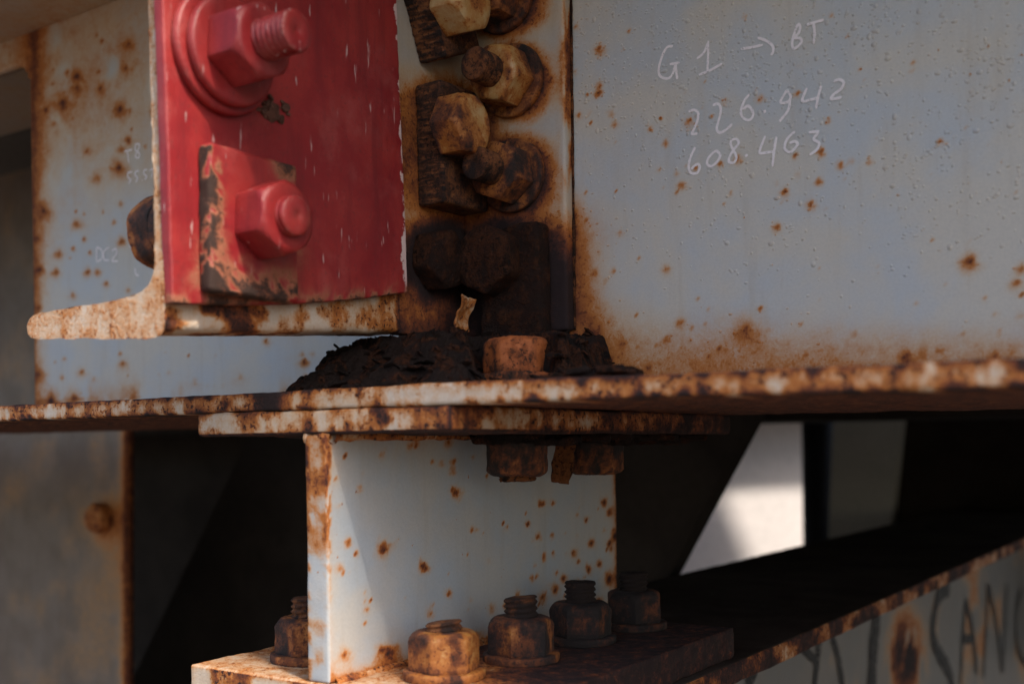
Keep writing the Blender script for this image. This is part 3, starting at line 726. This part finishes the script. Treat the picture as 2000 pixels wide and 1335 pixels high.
V, Q, N = rbox(-.6365, -.365, .5235, .862, ZB - .025, ZB, .004, .0022, steps=(.0045, .0045, .003))
V = rough(V, N, .0008, 90, 51); V = rough(V, N, .0004, 300, 52, 3)
u, v = proj(V); nA = fbm(V, 40, 4, 53); nB = fbm(V, 130, 4, 54)
topf = N[:, 2] > .5; endf = N[:, 1] < -.5
deep = sstep(.56, .72, V[:, 1] + .10 * sstep(-.45, -.37, V[:, 0]) + .06 * (nA - .5))
R = np.where(topf, .20 + .12 * nA + .62 * deep * (.55 + .7 * nB), np.where(endf, .10 + .34 * sstep(.42, .62, fbm(V * np.array([1, 1, .15]), 90, 3, 55)) + .55 * np.exp(-np.clip(ZB - V[:, 2], 0, 1) / .0014), .95 + .5 * (nA - .5)))
sidef = N[:, 0] > .5
V = V + N * np.where(sidef, .0032 * (fbm(V * np.array([1, 1, 3]), 110, 4, 56) - .4), 0)[:, None]
part('base_plate', V, Q, M_edge, ped, R)

# weld fillets of the upright plate
def bead(name, p0, p1, rad, parent, mat, rust, seed, n=70):
    p0, p1 = np.array(p0), np.array(p1); t = np.linspace(0, 1, n)[:, None]; cen = p0 + (p1 - p0) * t
    d = (p1 - p0) / np.linalg.norm(p1 - p0); a = np.array([0, 0, 1.]) if abs(d[2]) < .9 else np.array([1., 0, 0])
    a = np.cross(d, a); a /= np.linalg.norm(a); b_ = np.cross(d, a); th = np.linspace(0, 2 * math.pi, 10, endpoint=False)
    rr = rad * (1 + .9 * (fbm(cen, 130, 3, seed) - .5))
    V = np.concatenate([c + np.outer(np.cos(th) * r_, a) + np.outer(np.sin(th) * r_, b_) for c, r_ in zip(cen, rr)])
    i = np.arange(10); Q = np.concatenate([np.stack([k * 10 + i, k * 10 + (i + 1) % 10, (k + 1) * 10 + (i + 1) % 10, (k + 1) * 10 + i], 1) for k in range(n - 1)])
    V = jitter(V, rad * .25, 260, seed)
    return part(name, V, Q, mat, parent, rust + .4 * (fbm(V, 90, 3, seed + 1) - .3))
bead('weld_bead', (-.5025, .53, ZB), (-.5025, .905, ZB), .0035, ped, M_edge, .30, 61)
bead('weld_bead', (-.5025, .53, ZS - .001), (-.5025, .905, ZS - .001), .0035, ped, M_edge, .28, 62)
bead('weld_bead', (-.5235, .5305, ZS - .002), (-.5005, .5305, ZS - .002), .0045, ped, M_edge, .26, 63, 30)

# nuts on the base plate
GB = 'rusty nuts on the base plate of the bearing'
def base_bolt(label, x, y, seed, rust, L, wr=.0275, tilt=0, amp=.0006, p=70, spin=.3, h=.025):
    return bolt('base_bolt', label, (x, y, ZB), (0, 0, 1), spin, M_nut, [('washer', 'washer', dict(ro=wr, h=.006, rust=rust * 1.05)), ('nut', 'nut', dict(rust=rust, p=p, h=h, af=.0425, flat=.88, n=144)), ('bolt_end', 'shank', dict(rad=.0125, h=L, rust=rust * 1.25, mat=M_bark if rust > .45 else M_nut, tilt=tilt, pitch=.004, depth=.0011))], GB, seed, amp)
base_bolt('tan nut with a short bolt end, nearest in the row beside the upright plate', -.4515, .5812, 41, .46, .006, tilt=.12, p=24, amp=.0004)
base_bolt('rust brown nut with broken threaded end, second of the row beside the upright plate', -.4400, .6560, 42, .60, .014, tilt=.10, amp=.0005)
base_bolt('dark rusted nut with tall threaded end, third of the row beside the upright plate', -.4405, .7400, 43, .95, .016, amp=.0007, spin=.1)
base_bolt('dark rusted nut with tall thread, farthest of the row beside the upright plate', -.4365, .8200, 44, 1.0, .015, amp=.0007, spin=.55)
base_bolt('rusty nut on a cream washer half hidden left of the upright plate', -.5735, .5790, 45, .58, .014, amp=.0008)

# bolts through the flange and the sole plate
kA = at(1010, 890, 'X', -.45); kB = at(1163, 882, 'X', -.45)
bolt('sole_plate_bolt', 'flaking rusty nut hanging under the sole plate, nearer of the two', (-.45, kA[1], ZS - .001), (0, 0, -1), .2, M_rust, [('scale', 'washer', dict(ro=.033, h=.006, rust=.8, amp=.003, mat=M_pile)), ('nut', 'nut', dict(rust=.85, p=9, h=.024, af=.0425, flat=.82, amp=.0012, mat=M_nut)), ('bolt_end', 'shank', dict(rad=.014, h=.004, rust=.7, amp=.0016))], 'nuts under the sole plate', 51, .001)
bolt('sole_plate_bolt', 'flaking rusty nut hanging under the sole plate, farther of the two', (-.45, kB[1], ZS - .001), (0, 0, -1), .5, M_rust, [('scale', 'washer', dict(ro=.034, h=.006, rust=.8, amp=.003, mat=M_pile)), ('nut', 'nut', dict(rust=.85, p=9, h=.026, af=.043, flat=.82, amp=.0012, mat=M_nut))], 'nuts under the sole plate', 52, .001)
ORANGE = [(0.0, (.48, .17, .045)), (.3, (.40, .11, .028)), (.5, (.24, .065, .018)), (.7, (.08, .027, .012)), (1, (.02, .012, .008))]
M_orange = steel('bright_orange_rust', (.50, .15, .045), (.38, .09, .025), ramp_=ORANGE, fine=.8, bump=.6, gloss=.55, pa=45)
bolt('flange_bolt', 'bright orange rusted bolt head standing in the black rust on the flange', (-.446, kA[1] - .004, ZF1), (0, 0, 1), .1, M_orange, [('washer', 'washer', dict(ro=.033, h=.013, rust=.45, amp=.0015)), ('bolt_head', 'nut', dict(rust=.42, p=12, h=.026, af=.046, flat=.80, amp=.0011))], None, 53)

# ------------------------------------------------------------------ flaking rust heaped on the flange
pv = []; pf = []; nb = 0
def slab(cx, cy, z0, th, rx, ry, seed, tilt=(0, 0), m=30, rag=.45):
    global nb
    t = np.linspace(0, 2 * math.pi, m, endpoint=False)
    dirs = np.stack([np.cos(t), np.sin(t), np.full(m, seed * 1.7)], 1)
    rr = 1 + rag * 2 * (fbm(dirs, 2.2, 4, seed, .65) - .5)
    rings = [(.0, 0), (.97, 0), (1.0, .35), (.985, .8), (.90, 1.0), (.6, 1.05), (.3, 1.08), (.0, 1.08)]
    V = []
    for s_, h in rings:
        V.append(np.stack([cx + rx * rr * max(s_, .01) * np.cos(t), cy + ry * rr * max(s_, .01) * np.sin(t), np.full(m, z0 + th * h)], 1))
    V = np.concatenate(V); V[:, 2] += (V[:, 0] - cx) * tilt[0] + (V[:, 1] - cy) * tilt[1]
    am_ = min(1.0, max(rx, ry) / .012)
    V = jitter(V + seed, .0030 * am_, 60, seed) - seed
    V = jitter(V + seed, .0016 * am_, 240, seed + 1, 3) - seed
    i = np.arange(m)
    for k in range(len(rings) - 1):
        pf.extend(np.stack([nb + k * m + i, nb + k * m + (i + 1) % m, nb + (k + 1) * m + (i + 1) % m, nb + (k + 1) * m + i], 1).tolist())
    pv.append(V); nb += len(V)
rl = random.Random(5)
gx = np.arange(-.735, -.345, .0016); gy = np.arange(.548, .727, .0020)
GX, GY = np.meshgrid(gx, gy, indexing='ij'); P = np.stack([GX.ravel(), GY.ravel(), np.zeros(GX.size)], 1)
env_x = [at(p_, 745, 'Y', .66)[0] for p_ in (585, 625, 664, 700, 708, 716, 722, 740, 1082, 1094, 1102, 1112, 1150, 1190, 1245)]
env_h = [0, .002, .004, .008, .022, .027, .035, .044, .046, .036, .022, .013, .008, .003, 0]
wx = P[:, 0] + .010 * (fbm(P, 60, 3, 201) - .5) * 2
h = np.interp(wx, env_x, env_h)
h *= sstep(.552, .632, P[:, 1] + .028 * (fbm(P, 45, 4, 202) - .5) * 2)
hu, hv = proj(P + np.array([0, 0, ZF1 + .02]))
h *= 1 - .93 * sstep(905, 945, hu) * (1 - sstep(1070, 1100, hu)) * (1 - sstep(.655, .675, P[:, 1]))     # hollow in front of the bolt head
h *= .72 + .56 * fbm(P, 55, 4, 203)
step_ = .0042; hh = h + .0022 * (fbm(P, 120, 3, 204) - .5) * 2
q_ = hh / step_; fr = q_ - np.floor(q_); ht = (np.floor(q_) + sstep(.55, 1.0, fr)) * step_          # delaminated layers
h2 = .25 * h + .75 * ht + .0058 * (fbm(P, 210, 4, 205, .65) - .5) * (h > .001)
h2 = np.where(h < .0015, -.002, np.minimum(h2, .0435))
P[:, 2] = ZF1 + h2
P = jitter(P, .0022, 140, 206)
ii = np.arange(GX.size).reshape(GX.shape)
pf.extend(np.stack([ii[:-1, :-1], ii[1:, :-1], ii[1:, 1:], ii[:-1, 1:]], -1).reshape(-1, 4).tolist())
pv.append(P); nb = len(P)
for k in range(46):                                          # plates of scale standing proud of the heap
    px_ = rl.choice([rl.uniform(670, 930), rl.uniform(670, 930), rl.uniform(1080, 1125)]); y_ = rl.uniform(.575, .66); p = at(px_, 700, 'Y', y_)
    hz_ = np.interp(p[0], env_x, env_h) * float(sstep(.552, .632, np.array([y_]))[0]) * rl.uniform(.5, 1.0)
    slab(p[0], y_, ZF1 + hz_ - .001, rl.uniform(.0012, .003), rl.uniform(.003, .009), rl.uniform(.003, .007), 400 + k, (rl.uniform(-.5, .5), rl.uniform(-.6, .2)), 18)
for k in range(60):                                          # loose flakes at the foot of the heap
    px_ = rl.choice([rl.uniform(585, 700), rl.uniform(1080, 1230), rl.uniform(700, 1080)])
    y_ = rl.uniform(.56, .69); p = at(px_, 745, 'Y', y_)
    slab(p[0], y_, ZF1 + .0003 + rl.uniform(0, .004), rl.uniform(.0015, .004), rl.uniform(.003, .012), rl.uniform(.003, .010), 300 + k, (rl.uniform(-.3, .3), rl.uniform(-.3, .3)), 14)
for k in range(700):                                         # crumbs and splinters over the whole heap
    i_ = rl.randrange(len(pv[0])); c_ = pv[0][i_]
    if c_[2] < ZF1 + .0005: continue
    q0 = rl.uniform(.0012, .0050)
    slab(c_[0], c_[1], c_[2] - .0005, rl.uniform(.0006, .0018), q0, q0 * rl.uniform(.4, 1), 900 + k, (rl.uniform(-.9, .9), rl.uniform(-.9, .9)), 8)
P = np.concatenate(pv)
heap = obj('rust_heap', P - np.array([-.55, .65, ZF1]), pf, M_pile, None, .10 + .8 * sstep(.46, .70, fbm(P, 90, 4, 91)), smooth=False)
heap.location = (-.55, .65, ZF1)
tag(heap, 'black heap of layered flaking rust on the bottom flange under the angle', 'rust heap')
# scale under the sole plate
pv = []; pf = []; nb = 0
for k in range(26):
    x_ = rl.uniform(-.475, -.415); y_ = rl.uniform(.655, .90)
    slab(x_, y_, ZS - .0050 - rl.uniform(0, .004), .005, rl.uniform(.008, .022), rl.uniform(.010, .025), 500 + k, (rl.uniform(-.08, .08), rl.uniform(-.08, .08)), 22)
P = np.concatenate(pv)
part('rust_scale', P, pf, M_pile, ped, .15 + .5 * sstep(.5, .8, fbm(P, 70, 4, 93)), smooth=False, kind='stuff')
fp = at(1099, 908, 'X', -.45)
V, Q, N = rbox(-.0075, .0075, -.0013, .0013, -.014, .022, .0018, .0007)
V[:, 0] *= .75 + .5 * fbm(V * np.array([0, 0, 1]), 160, 3, 4); V[:, 1] += .004 * np.sin(V[:, 2] * 110); V = jitter(V, .0016, 180, 12)
fl = tag(obj('hanging_rust_flake', V, Q, M_rust, None, .25 + .5 * fbm(V, 140, 3, 5)), 'thin curled rust flake hanging between the two nuts under the sole plate', 'rust flake')
fl.location = fp; fl.rotation_euler = (0, .15, .5)
pv = []; pf = []; nb = 0                                        # dirt caught under the upper washer of the red plate
for k in range(60):
    a_, r_ = rl.uniform(0, 6.28), abs(rl.gauss(0, 1))
    p = at(528 + 14 * r_ * math.cos(a_), 214 + 12 * r_ * math.sin(a_), 'X', XR1)
    q0 = rl.uniform(.0012, .0034); n0 = len(pf)
    slab(0, 0, 0, q0 * .8, q0, q0 * rl.uniform(.5, 1), 1500 + k, (rl.uniform(-.6, .6), rl.uniform(-.6, .6)), 8)
    L = pv[-1]; pv[-1] = np.stack([p[0] - .0006 + L[:, 2], p[1] + L[:, 0], p[2] + L[:, 1]], 1)
P = np.concatenate(pv)
obj('dirt_clump', P, pf, M_dirt, red, smooth=False, kind='stuff')
# peeled paint flake stuck on the angle
fx = at(900, 612, 'X', -.508)
V, Q, N = rbox(-.0012, .0012, -.009, .009, -.013, .013, .0018, .0008)
V = V + np.array([0, 0, 0]); t_ = np.hypot(V[:, 1] / .009, V[:, 2] / .013)
ang_ = np.arctan2(V[:, 2], V[:, 1]); dirs = np.stack([np.cos(ang_), np.sin(ang_), np.zeros(len(V))], 1)
k_ = .62 + .55 * fbm(dirs, 2.5, 3, 8); V[:, 1] *= k_; V[:, 2] *= k_
V[:, 0] += .004 * np.sin(V[:, 2] * 160) + .003 * t_
V = jitter(V, .0008, 220, 9)
fl = obj('paint_flake', V, Q, M_flake, None, .10 + .4 * fbm(V, 150, 3, 6)); fl.location = fx
tag(fl, 'peeling cream paint flake stuck between the two black crusted nuts', 'paint flake')

# ------------------------------------------------------------------ cap beam that carries the bearing
beam = thing('cap_beam', 'grey steel cap beam with rusty flange edge and black sprayed letters', 'beam', (-.5, 1.5, -.5))
ZC = ZB - .0255
V, Q, N = rbox(-.662, -.357, .50, 6.0, ZC - .018, ZC, .02, .003, steps=(.03, .012, .004))
V = rough(V, N, .0012, 60, 81); V = rough(V, N, .0006, 200, 82, 3)
nA = fbm(V, 30, 4, 83); nB = fbm(V, 90, 4, 84)
R = np.where(N[:, 0] > .5, .30 + .55 * sstep(.38, .62, nA) * (.5 + nB), .8 + .2 * nA)
topm = N[:, 2] > .7
flg = part('top_flange', V, Q, M_edge, beam, R)
flg.data.materials.append(M_soot)
pm = np.zeros(len(flg.data.polygons), np.int32)
nz = np.zeros(len(pm) * 3); flg.data.polygons.foreach_get('normal', nz); pm[nz.reshape(-1, 3)[:, 2] > .8] = 1
flg.data.polygons.foreach_set('material_index', pm)
XBW = -.470
V, Q, N = rbox(XBW - .014, XBW, .50, 6.0, ZC - .62, ZC - .0185, .012, .002)
R = .05 + .25 * sstep(.5, .7, fbm(V, 8, 4, 85)); u, v = proj(V)
R += 1.2 * np.exp(-(((u - 1770) / 26) ** 2 + ((v - 1270) / 60) ** 2)) * sstep(.30, .62, fbm(V, 26, 4, 86))
bw = part('web', V, Q, M_beam, beam, R)
V, Q, N = rbox(-.662, -.357, .50, 6.0, ZC - .64, ZC - .6205, .04, .003)
part('bottom_flange', V, Q, M_edge, beam, .5)
C7 = lambda x, y: (1200 + x / 2.321, 760 + y / 2.321)
GR_ = [([(600,1345),(640,1220),(690,1150)],.020),([(930,1110),(915,1230),(900,1400)],.013),([(830,1150),(880,1200),(920,1235)],.010),([(975,1100),(1010,1210),(1035,1380)],.012),
       ([(1190,1010),(1170,1180),(1160,1420)],.030),
       ([(1515,900),(1470,930),(1450,1010),(1440,1110),(1465,1190),(1500,1250),(1525,1320),(1530,1420)],.022),
       ([(1590,950),(1575,1130),(1565,1340)],.012),([(1590,950),(1620,1100),(1640,1290)],.017),([(1575,1130),(1625,1130)],.014),
       ([(1690,880),(1680,1080),(1668,1310)],.012),([(1690,880),(1730,1080),(1755,1290)],.012),([(1775,880),(1765,1060),(1758,1280)],.012),
       ([(1840,900),(1818,1000),(1820,1150),(1850,1230),(1890,1240)],.014)]
for gi, (ln, wd) in enumerate(GR_):
    strokes('sprayed_letter_stroke', [[C7(*p) for p in ln]], 'X', XBW, .0012 + .0002 * gi, wd * 1.25, M_black, bw, beam, .3)

# ------------------------------------------------------------------ background under the bridge
def prism(name, quad, plane, val, depth_vec, mat, rust=None, nseg=24):
    """a slab whose front face has these image corners in a plane of the place, with real thickness"""
    c = [at(x, y, plane, val) for x, y in quad]
    s_ = np.linspace(0, 1, nseg + 1); Sg, Tg = np.meshgrid(s_, s_, indexing='ij'); Sg, Tg = Sg.ravel(), Tg.ravel()
    A = np.outer((1 - Sg) * (1 - Tg), c[0]) + np.outer(Sg * (1 - Tg), c[1]) + np.outer(Sg * Tg, c[2]) + np.outer((1 - Sg) * Tg, c[3])
    B = A + np.array(depth_vec); n = len(A); i = np.arange(n).reshape(nseg + 1, nseg + 1)
    q = np.stack([i[:-1, :-1], i[1:, :-1], i[1:, 1:], i[:-1, 1:]], -1).reshape(-1, 4)
    rimi = list(i[:, 0]) + list(i[-1, 1:]) + list(i[::-1, -1][1:]) + list(i[0, ::-1][1:-1])
    rim = [[rimi[k], rimi[(k + 1) % len(rimi)], rimi[(k + 1) % len(rimi)] + n, rimi[k] + n] for k in range(len(rimi))]
    V = np.concatenate([A, B])
    return V, [f[::-1] for f in q.tolist()] + (q + n).tolist() + rim

# wide column plate at the left
V, Q = prism('column', [(-260, 195), (245, 195), (245, 1700), (-260, 1700)], 'Y', 1.12, (0, .016, 0), M_column, nseg=70)
u, v = proj(V)
R = .06 + .09 * sstep(.45, .7, fbm(V, 12, 4, 7)) + .45 * np.exp(-np.clip(245 - u, 0, 1e9) / 7) * (v > 830) + .25 * np.exp(-(((u - 205) / 30) ** 2 + ((v - 1010) / 40) ** 2))
R += .25 * np.exp(-((u - 205) / 30) ** 2) * np.exp(-np.clip(v - 1010, 0, 1e9) / 60) * (v > 1010)
col_ = thing('column', 'brown stained steel column plate behind the girder end at the left', 'column', tuple(V.mean(0)))
part('plate', V, Q, M_column, col_, R)
V2 = V.copy(); 
cb = at(203, 1010, 'Y', 1.12)
bolt('column_bolt', 'blurred rusty bolt on the brown column plate at the left', cb, (0, -1, 0), .2, M_column, [('nut', 'nut', dict(rust=.45, p=12, h=.022, af=.046, flat=.8))], None, 71, .001)

# inclined dark strut
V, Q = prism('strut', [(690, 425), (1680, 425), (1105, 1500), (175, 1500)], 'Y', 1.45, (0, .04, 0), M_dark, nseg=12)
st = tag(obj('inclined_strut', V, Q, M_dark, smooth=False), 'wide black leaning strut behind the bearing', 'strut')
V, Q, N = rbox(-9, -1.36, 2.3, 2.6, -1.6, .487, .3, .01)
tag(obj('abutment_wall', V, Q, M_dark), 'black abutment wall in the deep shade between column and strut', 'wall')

# far pier in the light: its face is turned towards the sun
PN = np.array([.74, -.67, 0]); PN /= np.linalg.norm(PN); PT = np.array([-PN[1], PN[0], 0])
P0 = ray(1480, 1000); P0 = P0 * (4.4 / P0[1])
def on_pier(x, y):
    r = ray(x, y); return r * (P0 @ PN) / (r @ PN)
def pslab(name, pts3, thick, mat, off=0.0):
    A = np.array(pts3) + PN * off; B = A - PN * thick; n = len(A)
    Q = [list(range(n)), list(range(n, 2 * n))[::-1]] + [[k, k + n, (k + 1) % n + n, (k + 1) % n] for k in range(n)]
    return obj(name, np.concatenate([A, B]), Q, mat, smooth=False)
pier = tag(pslab('concrete_pier', [on_pier(1100, 640), on_pier(1572, 640), on_pier(1572, 1900), on_pier(1100, 1900)], .8, M_conc), 'pale concrete pier wall in the far sunlight under the bridge', 'pier')
Sv = np.array(SUN)
d_ = .45  # unseen overhang added towards the sun, keeps light off the upper pier
a_, b_ = on_pier(1392, 962) + Sv * d_, on_pier(1575, 953) + Sv * d_
prot = d_ * float(Sv @ PN)
A = a_ + (a_ - b_) * 2; B = b_ + (b_ - a_) * 3.0; zt = (A[2] + B[2]) / 2
cap = np.array([[A[0], A[1], A[2]], [B[0], B[1], B[2]], [B[0], B[1], B[2] + 1.2], [A[0], A[1], A[2] + 1.2]])
tag(pslab('pier_shade_overhang', cap, prot - .01, M_conc), 'added unseen concrete overhang that shades the upper part of the pier', 'overhang')
d_ = 1.05  # unseen plate added only to cast the diagonal shadow edge on the pier
a_, b_ = on_pier(1380, 915) + Sv * d_, on_pier(1475, 1145) + Sv * d_
L_ = -PT * .55 if (PT @ np.array(right)) > 0 else PT * .55
tag(pslab('pier_shadow_plate', [a_, b_, b_ + L_, a_ + L_], .03, M_dark), 'added unseen plate that casts the slanting shadow on the pier', 'plate')
V, Q = prism('panel', [(1632, 700), (1772, 700), (1722, 1200), (1612, 1200)], 'Y', 3.0, (0, .05, 0), M_panel)
tag(obj('grey_panel', V, Q, M_panel, smooth=False), 'blurred grey upright panel right of the lit pier', 'panel')
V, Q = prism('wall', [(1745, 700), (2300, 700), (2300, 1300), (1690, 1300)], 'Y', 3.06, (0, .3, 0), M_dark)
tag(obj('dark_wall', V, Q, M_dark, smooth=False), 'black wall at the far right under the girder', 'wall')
pp = at(1602, 1000, 'Y', 3.5)
V, Q = polar([(.055, -1.6), (.055, .3)], 24)
pipe = tag(obj('drain_pipe', V, Q, M_pipe), 'dark upright drain pipe between lit pier and grey panel', 'pipe'); pipe.location = (pp[0], pp[1], 0)
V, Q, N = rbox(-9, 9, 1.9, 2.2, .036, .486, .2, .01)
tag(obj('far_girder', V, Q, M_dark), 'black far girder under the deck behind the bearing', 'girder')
